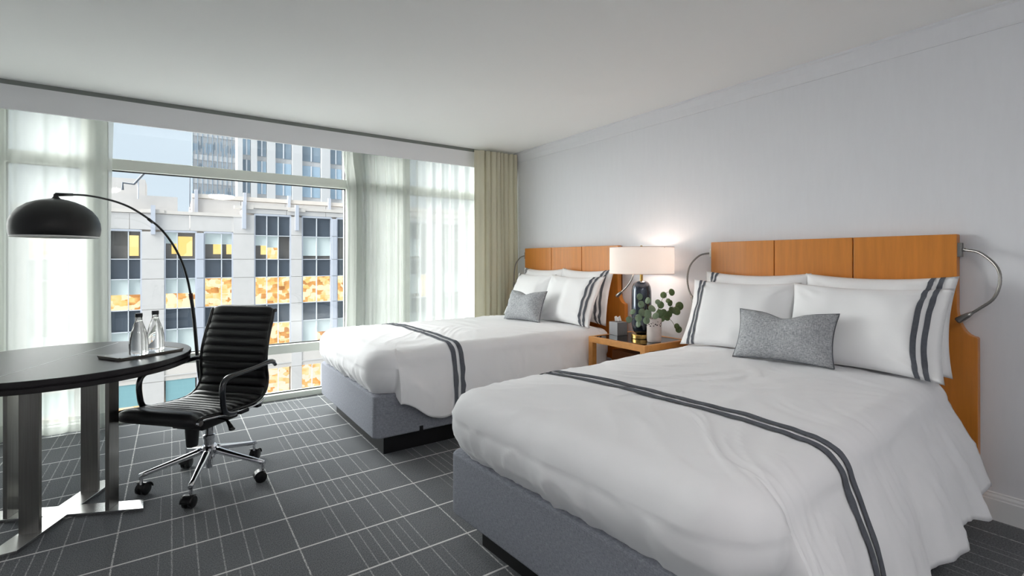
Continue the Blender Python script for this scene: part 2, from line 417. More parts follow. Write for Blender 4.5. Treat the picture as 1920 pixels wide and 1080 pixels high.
# ------------------------------------------------------------------ beds
BW, BL = 1.32, 2.10
def rrect(x0, x1, y0, y1, r, n=6):
    p = []
    for cx, cy, a0 in ((x1-r,y1-r,0),(x0+r,y1-r,90),(x0+r,y0+r,180),(x1-r,y0+r,270)):
        for k in range(n+1):
            a = radians(a0+90*k/n); p.append((cx+r*cos(a), cy+r*sin(a)))
    return p
def rbox(poly, z0, z1, e=.02):
    """rounded slab: outline poly extruded with softened edges"""
    m = MB(); cx = sum(p[0] for p in poly)/len(poly); cy = sum(p[1] for p in poly)/len(poly)
    def ring(ins, z):
        out = []
        for x, y in poly:
            d = Vector((x-cx, y-cy)); l = d.length
            out.append((x - (ins if x > cx else -ins), y - (ins if y > cy else -ins), z))
        return out
    rows = []
    for k in range(5):
        a = pi/2*k/4; rows.append(ring(e*(1-sin(a)), z0+e*(1-cos(a))))
    for k in range(5):
        a = pi/2*k/4; rows.append(ring(e*(1-cos(a)), z1-e+e*sin(a)))
    n = len(poly); m.grid(rows, closed_u=True)
    m.f.append(list(range(n))[::-1]); m.f.append([(len(rows)-1)*n+k for k in range(n)])
    return m

def make_duvet(root, seed, near, far, Lx, crease=.12):
    W = BW; ns, na, nf = 120, 14, 74
    phis = [('n', 1-(1-k/ns)**1.6) for k in range(ns)] + [('c', k/na) for k in range(na)] + [('f', k/nf) for k in range(nf)] + \
           [('d', k/na) for k in range(na)] + [('s', (k/ns)**1.6) for k in range(ns+1)]
    def rc(d): return min(max(.14-.6*max(d,0), .03), max(W/2-d, .0005))
    def pos(ph, d):
        sg, t = ph; r = rc(d); hy = W/2-d
        if sg == 'n': return Vector((Lx+t*(d+r-Lx), -hy)), Vector((0,-1))
        if sg == 'c': a = -pi/2-t*pi/2; return Vector((d+r+r*cos(a), -hy+r+r*sin(a))), Vector((cos(a), sin(a)))
        if sg == 'f': return Vector((d, lerp(-hy+r, hy-r, t))), Vector((-1,0))
        if sg == 'd': a = pi-t*pi/2; return Vector((d+r+r*cos(a), hy-r+r*sin(a))), Vector((cos(a), sin(a)))
        return Vector((d+r+t*(Lx-d-r), hy)), Vector((0,1))
    def arc(ph):
        p, n_ = pos(ph, 0); return p
    nl, nr, nt_ = 20, 9, 30
    def wr(x, y, z):   # soft cloth creases running in drifting directions
        g = noise.noise(Vector((x*1.3, y*1.3, seed+9)))*2.2
        c_, s_ = cos(g), sin(g); u_ = x*c_+y*s_; v_ = -x*s_+y*c_
        a1 = 1-abs(noise.noise(Vector((u_*7, v_*2.2, z*5+seed))))*2
        a2 = 1-abs(noise.noise(Vector((u_*2.5, v_*9, z*6+seed*2))))*2
        return .0055*(max(0, a1)**3) + .004*(max(0, a2)**3)
    rows = [[] for _ in range(nl+nr+nt_+1)]
    zs, zt = .585, .683
    for ph in phis:
        p0, nn = pos(ph, 0)
        par = near if ph[0] in 'nc' or (ph[0] == 'f' and p0.y < 0) else far
        side = ph[0] in 'ns'
        x = p0.x
        sd = sstep(x, crease, crease+.022) if side else 0.0
        hemz, flare, famp = par
        a = x if side else -p0.y*1.0
        key = Vector((x*1.0, p0.y*1.0, seed*3.7))
        # broad folds along the side, growing to the hem
        fold = (sin(a*15+2*noise.noise(key*1.7)*3+seed) *.6 + .5*noise.noise(key*5.3) + .25*sin(a*33+seed*2))*(1-.85*sstep(x, Lx-.3, Lx))
        hz = hemz + .022*noise.noise(Vector((a*4.0, seed, 1.5))) + .012*sin(a*17+seed) + .13*(1-sstep(x, crease, crease+.24))*(1 if side else 0)
        hz = hz+.008*sstep(x, Lx-.5, Lx) if side else hz
        gather = 0
        for fq, am in ((21, .5), (37, .35), (61, .2)):
            gather += am*abs(sin(p0.y*fq + 3*noise.noise(Vector((p0.y*3, seed, fq)))))
        ri = 0
        for j in range(nl+1):
            e = j/nl
            # foot: tucked at the base
            zf = lerp(.402, zs, e); df = .018 - .055*sin(pi*min(1, e*1.15)*.62) + .022*gather*(1-e)**1.3
            zS = lerp(hz, zs, e); dS = -.030 - flare*(1-e)**1.15*(.75+.25*sstep(x, .3, 1.6)) - famp*fold*(1-e)**1.1 - .02*sin(pi*e)
            z = lerp(zf, zS, sd); d = lerp(df, dS, sd)
            if side and sd < 1: d += .075*(1-abs(2*sd-1))*(1-e)**.6
            p, n2 = pos(ph, 0); q = p - nn*d
            dn = .008*noise.noise(Vector((q.x*5, q.y*5, z*3+seed)))*(1-e*.3) + wr(q.x, q.y, z)
            q = q + nn*dn
            rows[ri].append(Vector((q.x, q.y, z))); ri += 1
        dsh = lerp(.018-.055*sin(pi*.62), -.03, sd)
        for j in range(1, nr+1):
            th = pi/2*j/nr; R = .115
            d = dsh + R*(1-cos(th)); z = zs+(zt-zs)*sin(th)
            if d > 0: p, _ = pos(ph, d)
            else: p = p0 - nn*d
            dz = .006*noise.noise(Vector((p.x*4, p.y*4, seed))) + wr(p.x, p.y, z)
            rows[ri].append(Vector((p.x, p.y, z+dz))); ri += 1
        d0 = dsh+.115
        for j in range(1, nt_):
            d = lerp(d0, W/2-.004, (j/(nt_-1))**1.1); p, _ = pos(ph, d)
            z = zt + .016*sin(pi/2*min(1, (d-d0)/.4)) + .006*noise.noise(Vector((p.x*4, p.y*4, seed)))*1.0 + wr(p.x, p.y, z)*.8
            rows[ri].append(Vector((p.x, p.y, z))); ri += 1
    rows = [r for r in rows if r]
    mb = MB().grid(rows)
    # close the slit along the ridge line
    n = len(rows[0]); base = (len(rows)-1)*n
    for k in range(n//2-1): mb.f.append([base+k, base+k+1, base+n-2-k, base+n-1-k])
    bvh = BVHTree.FromPolygons([tuple(v) for v in mb.v], mb.f)
    o = mb.build('duvet', 'linen', None, smooth=True)
    so = o.modifiers.new('thick', 'SOLIDIFY'); so.thickness = .012; so.offset = -1
    o.location = root.location; o.rotation_euler = root.rotation_euler
    # sewn stripes: ride on the duvet surface
    for s0 in (.515, .572):
        pts = []
        hyp = [(-(W/2+near[1]*.95), near[0]+.012), (-(W/2+near[1]*.45), .42), (-(W/2+.03), .56), (-(W/2-.02), .64), (-(W/2-.12), .69)]
        hyf = [(-y, z) for y, z in reversed([(-(W/2+far[1]*.95), far[0]+.012), (-(W/2+far[1]*.45), .42), (-(W/2+.03), .56), (-(W/2-.02), .64), (-(W/2-.12), .69)])]
        prof = catmull([Vector((0,y,z)) for y, z in hyp]+[Vector((0,y,.70)) for y in (-.4,-.2,0,.2,.4)]+[Vector((0,y,z)) for y, z in hyf], 16)
        rws = []
        for p in prof:
            r = []
            for k in range(4):
                xx = s0 + .034*k/3 + .006*noise.noise(Vector((p.y*2.5, p.z*3, seed)))
                h, nrm, _, _ = bvh.find_nearest(Vector((xx, p.y, p.z)))
                out = Vector((0, p.y, (p.z-.45)*1.2))
                if nrm.dot(out) < 0: nrm = -nrm
                r.append(h + nrm*.0055)
            rws.append(r)
        for _ in range(3):
            rws = [rws[0]]+[[(a+b*2+c)/4 for a, b, c in zip(rws[i-1], rws[i], rws[i+1])] for i in range(1, len(rws)-1)]+[rws[-1]]
        MB().grid(rws).build('stripe', 'stripe', o, smooth=True, fix=False)
    return o

def make_pillow(name, wd, ht, th, mat, label, cat, loc, lean, rz, group=None, stripes=None, seed=0, roll=0, piping=False, dent=.0):
    """local: width along y, height along z, thickness along x (front = -x); origin at the bottom middle"""
    def surf(u, v, side, off=0):
        su, sv = 1-u*u, 1-v*v
        y = wd/2*u*(1-.075*max(sv,0)); z = ht/2*v*(1-.10*max(su,0))
        prof = (max(0,1-abs(u)**3.2)*max(0,1-abs(v)**3.0))**.55
        cuff = 1
        if stripes: cuff = 1-.55*sstep(u*stripes, .62, .95)
        t = th/2*prof*cuff
        nz_ = noise.noise(Vector((y*6, z*6, seed*1.9+side)))*.013 + noise.noise(Vector((y*14, z*9, seed*2.3+side)))*.007
        if stripes and u*stripes > .6: nz_ += .010*noise.noise(Vector((y*5, z*16, seed+side*3)))
        crease = 0
        for cy, cz in ((1,1),(1,-1),(-1,1),(-1,-1)):
            rr = sqrt((u-cy)**2+(v-cz)**2); ang = math.atan2(v-cz, u-cy)
            crease += .006*exp(-((rr-.35)/.22)**2)*sin(ang*13+seed)
        z += -dent*exp(-(u/.32)**2)*max(0, v)**2
        x = side*(t + (nz_+crease)*min(1, prof*1.6) + off)
        return Vector((x, y, z+ht/2))
    N = 34; m = MB()
    for side in (-1, 1):
        rows = [[surf(2*i/N-1, 2*j/N-1, side) for i in range(N+1)] for j in range(N+1)]
        m.grid(rows, flip=side > 0)
    me_o = m
    import bmesh
    me = m.mesh(name); bm = bmesh.new(); bm.from_mesh(me); bmesh.ops.remove_doubles(bm, verts=bm.verts, dist=.0008)
    bmesh.ops.recalc_face_normals(bm, faces=bm.faces); bm.to_mesh(me); bm.free(); me.materials.append(MATS[mat]); me.shade_smooth()
    o = link(name, me); tag(o, label, cat, group)
    o.location = loc; o.rotation_mode = 'XYZ'
    o.matrix_world = Matrix.Translation(loc) @ Matrix.Rotation(rz, 4, 'Z') @ Matrix.Rotation(lean, 4, 'Y') @ Matrix.Rotation(roll, 4, 'X')
    if stripes:
        for u0 in (.70, .805):
            mm = MB()
            for side in (-1, 1):
                rows = [[surf(stripes*(u0+.058*i/3), 2*j/N-1, side, .0042) for i in range(4)] for j in range(N+1)]
                mm.grid(rows)
            mm.build('stripe', 'stripe', o, smooth=True)
    if piping:
        path = [surf(-1+2*i/20, -1, -1) for i in range(20)]+[surf(1, -1+2*i/20, -1) for i in range(20)]+[surf(1-2*i/20, 1, -1) for i in range(20)]+[surf(-1, 1-2*i/20, -1) for i in range(21)]
        MB().tube(path, .0028, 6).build('piping', 'piping', o, smooth=True)
    return o

def make_bed(loc, rz, label, where, seed, near, far):
    bed = thing('double_bed', label, 'bed', loc, rz)
    smooth_by_angle(rbox(rrect(0, BL, -BW/2, BW/2, .045), .14, .41, .015).build('upholstered_base', 'upholstery', bed), 50)
    MB().box(.10, BL-.05, -BW/2+.11, BW/2-.11, 0, .14).build('plinth', 'plinth', bed, bevel=.003)
    if near[2] > 0:
        MB().box(.30, .325, -BW/2-.002, -BW/2+.01, .14, .175).build('zip_tab', 'plinth', bed)
    smooth_by_angle(rbox(rrect(.03, BL-.01, -BW/2+.02, BW/2-.02, .08), .412, .665, .06).build('mattress', 'sheet', bed), 60)
    d = make_duvet(bed, seed, near, far, 1.93)
    tag(d, 'white duvet with two charcoal stripes on the bed %s' % where, 'duvet', 'white striped duvets')
    return bed
b1 = make_bed((1.02, 3.61, 0), 0, 'grey upholstered double bed beside the window', 'by the window', 3, (.245, .07, .022), (.26, .05, .02))
b2 = make_bed((1.056, 1.282, 0), radians(4), 'grey upholstered double bed nearest the viewer', 'nearest the viewer', 8, (.215, .15, .030), (.26, .05, .02))

def headboard(y0, y1, label, flip=False):
    yc = (y0+y1)/2; hw = (y1-y0)/2
    hb = thing('headboard', label, 'headboard', (3.2, yc, 0))
    def edge(sg):   # from top down: straight, concave flare, straight
        e = [(sg*hw, 1.38), (sg*hw, 1.02)]
        for k in range(1, 9):
            a = pi/2*k/8; e.append((sg*(hw+.072*(1-cos(a))), 1.02-.145*sin(a)))
        e += [(sg*(hw+.076), .868), (sg*(hw+.078), 0.0)]
        return e
    s = hw*2/3; g = .0025
    R = edge(1); Lf = edge(-1)
    MB().prism([(hw*.33+g, 0), (hw*.33+g, 1.38)] + R, 0, .045, 'X').build('panel', 'wood', hb, bevel=.003)
    MB().prism([(-hw*.33-g, 0), (-hw*.33-g, 1.38)] + Lf, 0, .045, 'X').build('panel', 'wood', hb, bevel=.003)
    MB().prism([(-hw*.33+g, 0), (-hw*.33+g, 1.38), (hw*.33-g, 1.38), (hw*.33-g, 0)], 0, .045, 'X').build('panel', 'wood', hb, bevel=.003)
    MB().prism([(-hw+.004, 0), (-hw+.004, 1.376), (hw-.004, 1.376), (hw-.004, 0)], .036, .0635, 'X').build('backing_board', 'wood_dark', hb)
    return hb
headboard(2.985, 4.355, 'honey maple panelled headboard between the tan drape and the lamp')
headboard(.735, 2.085, 'honey maple panelled headboard on the bare wall right of the lamp')

# pillows (bed 1)
Z0 = .688
def pl(label, x, y, lean, st, seed, rz=0, w_=.68, h_=.47, t_=.17, z=Z0, roll=0):
    make_pillow('pillow', w_, h_, t_, 'pillow_linen', label, 'pillow', Vector((x, y, z)), lean, rz, 'white striped pillows', st, seed, roll)
pl('white pillow standing at the back by the tan drape', 3.03, 3.93, radians(12), 1, 1, h_=.495)
pl('white striped pillow at the back nearest the tissue box', 3.03, 3.30, radians(12), -1, 2, h_=.495)
pl('white pillow in front, next to the tan drape', 2.835, 3.93, radians(24), 1, 3, radians(-4))
pl('white striped pillow in front, behind the cushion on the bed by the window', 2.81, 3.29, radians(25), -1, 4, radians(2))
# pillows (bed 2)
pl('white pillow at the back, left half of the headboard right of the lamp', 3.035, 1.73, radians(12), 1, 5, w_=.7, h_=.495)
pl('white striped pillow at the back, nearest the right-hand reading lamp', 3.03, 1.06, radians(12), -1, 6, w_=.7, h_=.495)
pl('white pillow in front, beside the eucalyptus leaves', 2.84, 1.72, radians(24), 1, 7, radians(6), w_=.68)
pl('white striped pillow in front at the right of the grey cushion', 2.835, 1.055, radians(24), -1, 8, radians(2), w_=.72)
make_pillow('lumbar_cushion', .46, .29, .15, 'cushion', 'small grey woven cushion on the bed by the window', 'cushion', Vector((2.60, 3.60, .70)), radians(22), radians(8), 'grey woven cushions', None, 11, radians(-1), True, .03)
make_pillow('lumbar_cushion', .50, .29, .15, 'cushion', 'small grey woven cushion on the bed nearest the viewer', 'cushion', Vector((2.665, 1.33, .705)), radians(24), radians(8), 'grey woven cushions', None, 12, radians(-1), True, .035)

# reading lamps
def gooseneck(pts, mount, label, head=True):
    t = thing('reading_lamp', label, 'lamp', mount)
    M0 = Vector(mount); pts = [Vector(p)-M0 for p in pts]
    s = 1 if pts[1].y > pts[0].y else -1
    MB().box(-.018, .018, -.012 if s > 0 else -.008, .008 if s > 0 else .012, -.035, .035).build('mount_plate', 'nickel', t, bevel=.002)
    MB().tube([Vector((0,0,0)), pts[0]+Vector((0, s*.004, 0))], .009, 12).build('socket', 'nickel', t, smooth=True)
    path = catmull(pts, 10)
    MB().tube(path, [.0062+.0006*(i % 2) for i in range(len(path))], 10).build('gooseneck', 'nickel', t, smooth=True)
    d = (path[-1]-path[-3]).normalized()
    MB().tube([path[-1]-d*.01, path[-1]+d*.012, path[-1]+d*.055, path[-1]+d*.062], [.007, .0125, .0165, .014], 14).build('lamp_head', 'nickel', t, smooth=True)
    return t
gooseneck([(3.215,.712,1.302),(3.19,.648,1.285),(3.16,.585,1.22),(3.14,.57,1.147),(3.13,.59,1.072),(3.12,.639,1.02),(3.12,.668,.995)], (3.222,.727,1.302), 'nickel gooseneck reading lamp at the far right of the wall')
gooseneck([(3.215,2.10,1.302),(3.19,2.17,1.285),(3.15,2.22,1.215),(3.12,2.225,1.12),(3.10,2.20,1.04),(3.08,2.16,.99)], (3.222,2.093,1.302), 'nickel gooseneck reading lamp right of the table lamp')
gooseneck([(3.215,2.965,1.302),(3.19,2.88,1.285),(3.15,2.79,1.22),(3.12,2.745,1.12),(3.11,2.79,1.04),(3.10,2.85,.985)], (3.222,2.977,1.302), 'nickel gooseneck reading lamp behind the lampshade')
gooseneck([(3.215,4.37,1.302),(3.19,4.43,1.28),(3.16,4.47,1.21),(3.14,4.47,1.13),(3.12,4.45,1.06),(3.10,4.42,1.01)], (3.222,4.363,1.302), 'nickel gooseneck reading lamp beside the tan drape')

# ------------------------------------------------------------------ nightstand
nx0, nx1, ny0, ny1, nh = 2.71, 3.20, 2.275, 2.838, .65
ns_ = thing('nightstand', 'honey oak nightstand with black glass top between the beds', 'nightstand', ((nx0+nx1)/2, (ny0+ny1)/2, 0))
hx, hy = (nx1-nx0)/2, (ny1-ny0)/2
for sx in (-1, 1):
    for sy in (-1, 1):
        MB().box(sx*hx-(.045 if sx > 0 else 0), sx*hx+(.045 if sx < 0 else 0), sy*hy-(.045 if sy > 0 else 0), sy*hy+(.045 if sy < 0 else 0), 0, nh-.045).build('leg', 'oak', ns_, bevel=.002)
for a in ((-hx,-hx+.03,-hy,hy),(hx-.03,hx,-hy,hy),(-hx+.03,hx-.03,-hy,-hy+.03),(-hx+.03,hx-.03,hy-.03,hy)):
    MB().box(a[0], a[1], a[2], a[3], nh-.045, nh).build('top_rail', 'oak', ns_, bevel=.002)
MB().box(-hx+.03, hx-.03, -hy+.03, hy-.03, nh-.014, nh-.002).build('glass_top', 'black_glass', ns_)
MB().box(-hx+.02, hx-.02, -hy+.02, hy-.02, .2, .225).build('shelf', 'oak', ns_, bevel=.002)
MB().box(-hx+.25, hx-.01, -hy+.015, hy-.015, .225, .52).build('drawer_box', 'wood_dark', ns_, bevel=.002)

# table lamp
tl = thing('table_lamp', 'table lamp with pale drum shade and dark mercury glass body', 'lamp', (2.985, 2.54, nh-.002))
MB().lathe([(.0,0),(.076,0),(.078,.004),(.078,.028),(.074,.034),(.0,.034)], 40, cap=False).build('base', 'brass', tl, smooth=False)
prof = [(.028,.034),(.04,.036),(.058,.05),(.068,.075),(.0745,.11),(.076,.16),(.076,.33),(.0745,.37),(.069,.40),(.057,.425),(.042,.44),(.022,.445),(.0,.446)]
MB().lathe(prof, 40, cap=False).build('body', 'mercury', tl, smooth=True)
MB().lathe([(.0,.44),(.012,.44),(.012,.52),(.016,.522),(.016,.535),(.010,.54),(.010,.69),(.0,.69)], 20, cap=False).build('neck', 'brass', tl, smooth=False)
sh = MB(); R = .242; seg = 64
sh.lathe([(R,.498),(R,.703)], seg, cap=False)
so = sh.build('shade', 'shade', tl, smooth=True)
for z in (.498, .699):
    MB().lathe([(R+.0015,z),(R+.0015,z+.004),(R-.002,z+.004),(R-.002,z),(R+.0015,z)], seg, cap=False).build('trim_ring', 'shade_trim', so, smooth=False)
sp = MB()
for k in range(3):
    a = 2*pi*k/3+.4; sp.tube([(0,0,.68),(R*cos(a), R*sin(a), .695)], .0025, 6)
sp.build('spider', 'brass', tl)
MB().lathe([(.0,.685),(.012,.685),(.013,.70),(.010,.712),(.0,.718)], 16, cap=False).build('finial', 'brass', tl, smooth=True)
MB().lathe([(.0,.535),(.014,.54),(.018,.56),(.03,.59),(.033,.61),(.026,.635),(.0,.645)], 20, cap=False).build('bulb', 'bulb', tl, smooth=True)
ld = bpy.data.lights.new('lamp_light', 'POINT'); ld.energy = 1.6; ld.color = (1, .80, .70); ld.shadow_soft_size = .05
lo = bpy.data.objects.new('lamp_light', ld); C.objects.link(lo); lo.parent = tl; lo.location = (.05, 0, .60)

# tissue box
tb = thing('tissue_box', 'small grey tissue box on the nightstand', 'tissue box', (2.97, 2.765, nh-.002), radians(-8))
s = .052
m = MB(); m.box(-s, s, -s, s, 0, .105); m.build('box', 'tissue_box', tb, bevel=.002)
MB().box(-.03, .03, -.012, .012, .105, .107).build('slot', 'plinth', tb)
rows = []
for i in range(7):
    t = i/6; rows.append([(lerp(-.03,.03,k/10)*(1-.1*t), .006*sin(k*1.1+t*2)+.008*t, .105+.04*t+.006*sin(k*.9)*t) for k in range(11)])
o = MB().grid(rows).build('tissue', 'tissue', tb, smooth=True); q = o.modifiers.new('t', 'SOLIDIFY'); q.thickness = .001

# vase
vz = nh-.002
va = thing('vase', 'speckled blush ceramic vase holding eucalyptus', 'vase', (2.925, 2.37, vz))
MB().lathe([(.0,0),(.046,0),(.049,.003),(.0515,.02),(.053,.16),(.0525,.172),(.0495,.172),(.0485,.16),(.047,.02),(.0,.015)], 36, cap=False).build('body', 'pot', va, smooth=True)
for k in range(34):
    a = k*2.399; z = .118+.045*random.random(); r = .0527; rr = random.choice((.003,.004,.005))
    M = Matrix.Translation((r*cos(a), r*sin(a), z)) @ Matrix.Rotation(a, 4, 'Z') @ Matrix.Rotation(pi/2, 4, 'Y')
    MB().lathe([(rr,0),(rr,.0012)], 8, M=M).build('perforation', 'pot_hole', va)
# eucalyptus
eu = thing('eucalyptus_bunch', 'eucalyptus sprigs with round green leaves in the vase', 'plant', (2.925, 2.37, vz+.02))
E0 = Vector((2.925, 2.37, vz+.02))
def leaf(p, r, nrm, mat, up=Vector((0,0,1))):
    nrm = Vector(nrm).normalized(); a = nrm.cross(up); a = a.normalized() if a.length > .05 else Vector((1,0,0)); b = a.cross(nrm)
    rows = []
    for i in range(5):
        rr = r*(i/4)
        rows.append([p + a*rr*cos(2*pi*k/14) + b*rr*1.12*sin(2*pi*k/14) + nrm*(-.10*rr*abs(cos(2*pi*k/14))*2) for k in range(14)])
    o = MB().grid(rows, closed_u=True).build('leaf', mat, eu, smooth=True)
    q = o.modifiers.new('t', 'SOLIDIFY'); q.thickness = .0012
sprigs = [
 [(2.925,2.37,.80),(2.98,2.37,.90),(3.03,2.37,.97),(3.07,2.365,1.01)],
 [(2.93,2.37,.80),(3.01,2.36,.85),(3.09,2.35,.88),(3.17,2.34,.91)],
 [(2.92,2.37,.80),(2.86,2.38,.87),(2.80,2.39,.92),(2.775,2.40,.985)],
 [(2.92,2.37,.80),(2.83,2.37,.84),(2.74,2.37,.85),(2.67,2.37,.82)],
 [(2.93,2.37,.80),(3.00,2.36,.83),(3.08,2.34,.80),(3.13,2.33,.73)],
 [(2.925,2.37,.80),(2.93,2.34,.88),(2.95,2.33,.93)]]
vd = Vector((-.57*0-.75, -.66, .05))
lv = [(3.039,2.375,.989,.024),(3.127,2.37,1.006,.025),(3.085,2.37,.945,.018),(3.19,2.345,.90,.030),(3.10,2.36,.925,.022),(2.985,2.36,.918,.026),(3.05,2.35,.825,.026),(3.15,2.34,.865,.030),(3.10,2.34,.875,.028),
      (2.955,2.345,.86,.027),(3.145,2.335,.75,.020),(2.865,2.38,.955,.023),(2.79,2.39,.985,.022),(2.80,2.385,.93,.024),(2.69,2.37,.885,.022),(2.655,2.37,.83,.022),(2.74,2.36,.835,.026),(2.78,2.36,.875,.026),
      (3.16,2.33,.725,.024),(2.84,2.36,.86,.030),(2.88,2.35,.90,.028),(2.91,2.345,.845,.026),(3.01,2.35,.86,.025),(2.84,2.37,.81,.024),(2.76,2.38,.79,.022),(2.98,2.345,.82,.024),(2.93,2.34,.945,.020),(3.07,2.345,.845,.024)]
for sp_ in sprigs:
    MB().tube(catmull([Vector((2.925,2.37,vz+.03))-E0]+[Vector(p)-E0 for p in sp_], 6), .0017, 6).build('stem', 'stem', eu, smooth=True)
for i, (x, y, z, r) in enumerate(lv):
    # short petiole from the nearest sprig
    p = Vector((x,y,z))
    best = min((q for s_ in sprigs for q in catmull([Vector(a) for a in s_], 6)), key=lambda q: (q-p).length)
    MB().tube([best-E0, (best+p)/2-E0+Vector((0,0,.003)), p-E0], .0011, 5).build('petiole', 'stem', eu, smooth=True)
    nn = Vector((vd.x+random.uniform(-.6,.6), vd.y+random.uniform(-.6,.6), random.uniform(-.2,.7)))
    leaf(p-E0, r, nn, 'leaf' if x > 2.95 else 'leaf_pale')

# ------------------------------------------------------------------ round table
TC = Vector((-.437, 3.262, 0)); TR = .535; TO = (-.008, .022, 0)
rt = thing('round_table', 'round espresso wood table with flat brushed steel legs', 'table', TC)
MB().lathe([(.0,.735),(TR-.003,.735),(TR,.738),(TR,.757),(TR-.003,.76),(.0,.76)], 96, c=TO, cap=False).build('tabletop', 'espresso', rt, bevel=0)
MB().lathe([(.0,.705),(TR-.008,.705),(TR-.004,.709),(TR-.004,.727),(TR-.012,.730),(TR-.012,.735),(.0,.735)], 96, c=TO, cap=False).build('apron_ring', 'espresso', rt)
d1 = Vector((.41,.912,0)).normalized(); d2 = Vector((.912,-.41,0)).normalized()
def frameM(e1, e2, o): return Matrix(((e1.x,e2.x,0,o.x),(e1.y,e2.y,0,o.y),(0,0,1,o.z),(0,0,0,1)))
Mc = frameM(d1, d2, Vector((-.005,-.01,0)))
def chev(l0, l1, hw, z0, z1):   # bar with an angled end
    return MB().prism([(l0,-hw),(l1-.05,-hw),(l1,hw),(l0+.05,hw)], z0, z1, 'Z')
chev(-.40, .37, .05, 0, .016).xf(Mc).build('base_bar', 'steel_bar', rt, bevel=.001)
chev(-.40, .38, .05, .0, .0155).xf(frameM(d2, -d1, Vector((-.005,-.01,0)))).build('base_bar', 'steel_bar', rt, bevel=.001)
for k in (-1, 1):
    MB().box(.205*k-.009, .205*k+.009, -.040, .040, .016, .705).xf(Mc).build('leg', 'steel', rt, bevel=.001)
    MB().box(.215*k-.009, .215*k+.009, -.040, .040, .0155, .705).xf(frameM(d2, -d1, Vector((-.005,-.01,0)))).build('leg', 'steel', rt, bevel=.001)
def strip(a, b, hw):
    a = Vector(a); b = Vector(b); d = (b-a).normalized(); n = Vector((-d.y, d.x, 0))*hw
    return MB().prism([tuple((a-n).xy), tuple((b-n).xy), tuple((b+n).xy), tuple((a+n).xy)], .7598, .7603, 'Z')
strip(Vector((-.605,2.90,0))-TC, Vector((-.262,3.735,0))-TC, .0022).build('inlay_line', 'inlay', rt)
strip(Vector((-.40,3.36,0))-TC, Vector((-.16,3.20,0))-TC, .0015).build('inlay_line', 'inlay', rt)
# tray with upturned ends
ty = thing('tray', 'narrow stone-grey tray on the round table', 'tray', (-.126, 3.185, .76), math.atan2(.533,.846))
sec = [(-.158,.016),(-.150,.0),(.150,.0),(.158,.016),(.150,.0165),(.143,.012),(-.143,.012),(-.150,.0165)]
MB().prism(sec, -.088, .088, 'Y').build('tray_body', 'tray', ty, bevel=.001)
MB().box(-.140, .140, -.084, .084, .0115, .0128).build('tray_surface', 'tray_top', ty)
# bottles
def bottle(x, y, label, z=.773):
    b = thing('water_bottle', label, 'bottle', (x, y, z), 0, 'glass water bottles on the tray')
    pr = [(.0,.0),(.037,.0),(.0405,.004),(.041,.012),(.041,.055),(.0385,.085),(.032,.115),(.024,.142),(.0165,.165),(.0145,.172),(.0145,.195),(.0,.195)]
    MB().lathe(pr, 32, cap=False).build('glass_body', 'bottle_glass', b, smooth=True)
    MB().lathe([(.0,.190),(.0155,.190),(.016,.192),(.016,.207),(.0145,.209),(.0,.209)], 24, cap=False).build('cap', 'cap', b, smooth=False)
    MB().lathe([(.0152,.170),(.0155,.171),(.0155,.174),(.0152,.175)], 24, cap=False).build('neck_ring', 'bottle_glass', b)
bottle(-.137, 3.115, 'clear water bottle on the tray, the nearer and left one')
bottle(-.072, 3.222, 'clear water bottle on the tray, the one behind on the right')

# ------------------------------------------------------------------ office chair (local: +x front, +y its left)
oc = thing('office_chair', 'black ribbed leather office chair with chrome star base', 'chair', (.175, 3.262, 0), radians(223.5))
prof = catmull([(.262,0,.425),(.268,0,.445),(.250,0,.461),(.19,0,.457),(.05,0,.440),(-.10,0,.432),(-.185,0,.445),(-.235,0,.485),(-.252,0,.545),(-.246,0,.62),(-.250,0,.70),(-.275,0,.80),(-.305,0,.88),(-.325,0,.945),(-.335,0,.95)], 12)
# resample by arc length
prof = [p+Vector((.045,0,0)) for p in prof]
SY = Vector((0,-.02,0))
acc = [0]
for a, b in zip(prof, prof[1:]): acc.append(acc[-1]+(b-a).length)
LT = acc[-1]
def pat(s):
    s = max(0, min(LT, s))
    for i in range(len(acc)-1):
        if acc[i+1] >= s or i == len(acc)-2:
            f = (s-acc[i])/max(1e-9, acc[i+1]-acc[i]); return prof[i].lerp(prof[i+1], f)
def sling(s0, s1, name, hw0, hw1):
    n = int((s1-s0)/.0032); rib = .0475; fr, bk = [], []
    for i in range(n+1):
        s = lerp(s0, s1, i/n); p = pat(s); t = (pat(s+.004)-pat(s-.004)).normalized(); nn = Vector((t.z, 0, -t.x))
        ph = (s-.085)/rib; bump = abs(sin(pi*ph))**.55 if .085 < s < LT-.03 else 1.0
        off = .003+.0155*bump
        hw = lerp(hw0, hw1, i/n)
        r1, r2 = [], []
        for k in range(25):
            u = 2*k/24-1; e = (1-abs(u)**8)
            q = Vector((p.x, u*hw-.02, p.z))
            r1.append(q+nn*off*e); r2.append(q-nn*.010*e)
        fr.append(r1); bk.append(r2)
    mm = MB(); mm.grid([a+b[::-1] for a, b in zip(fr, bk)], closed_u=True)
    K = len(fr[0])*2; N0 = 0; N1 = (len(fr)-1)*K
    mm.f.append([N0+k for k in range(K)][::-1]); mm.f.append([N1+k for k in range(K)])
    return mm.build(name, 'leather', oc, smooth=True)
sm = .50
sling(0, sm+.06, 'seat', .245, .235)
sling(sm+.06, LT, 'backrest', .235, .212)
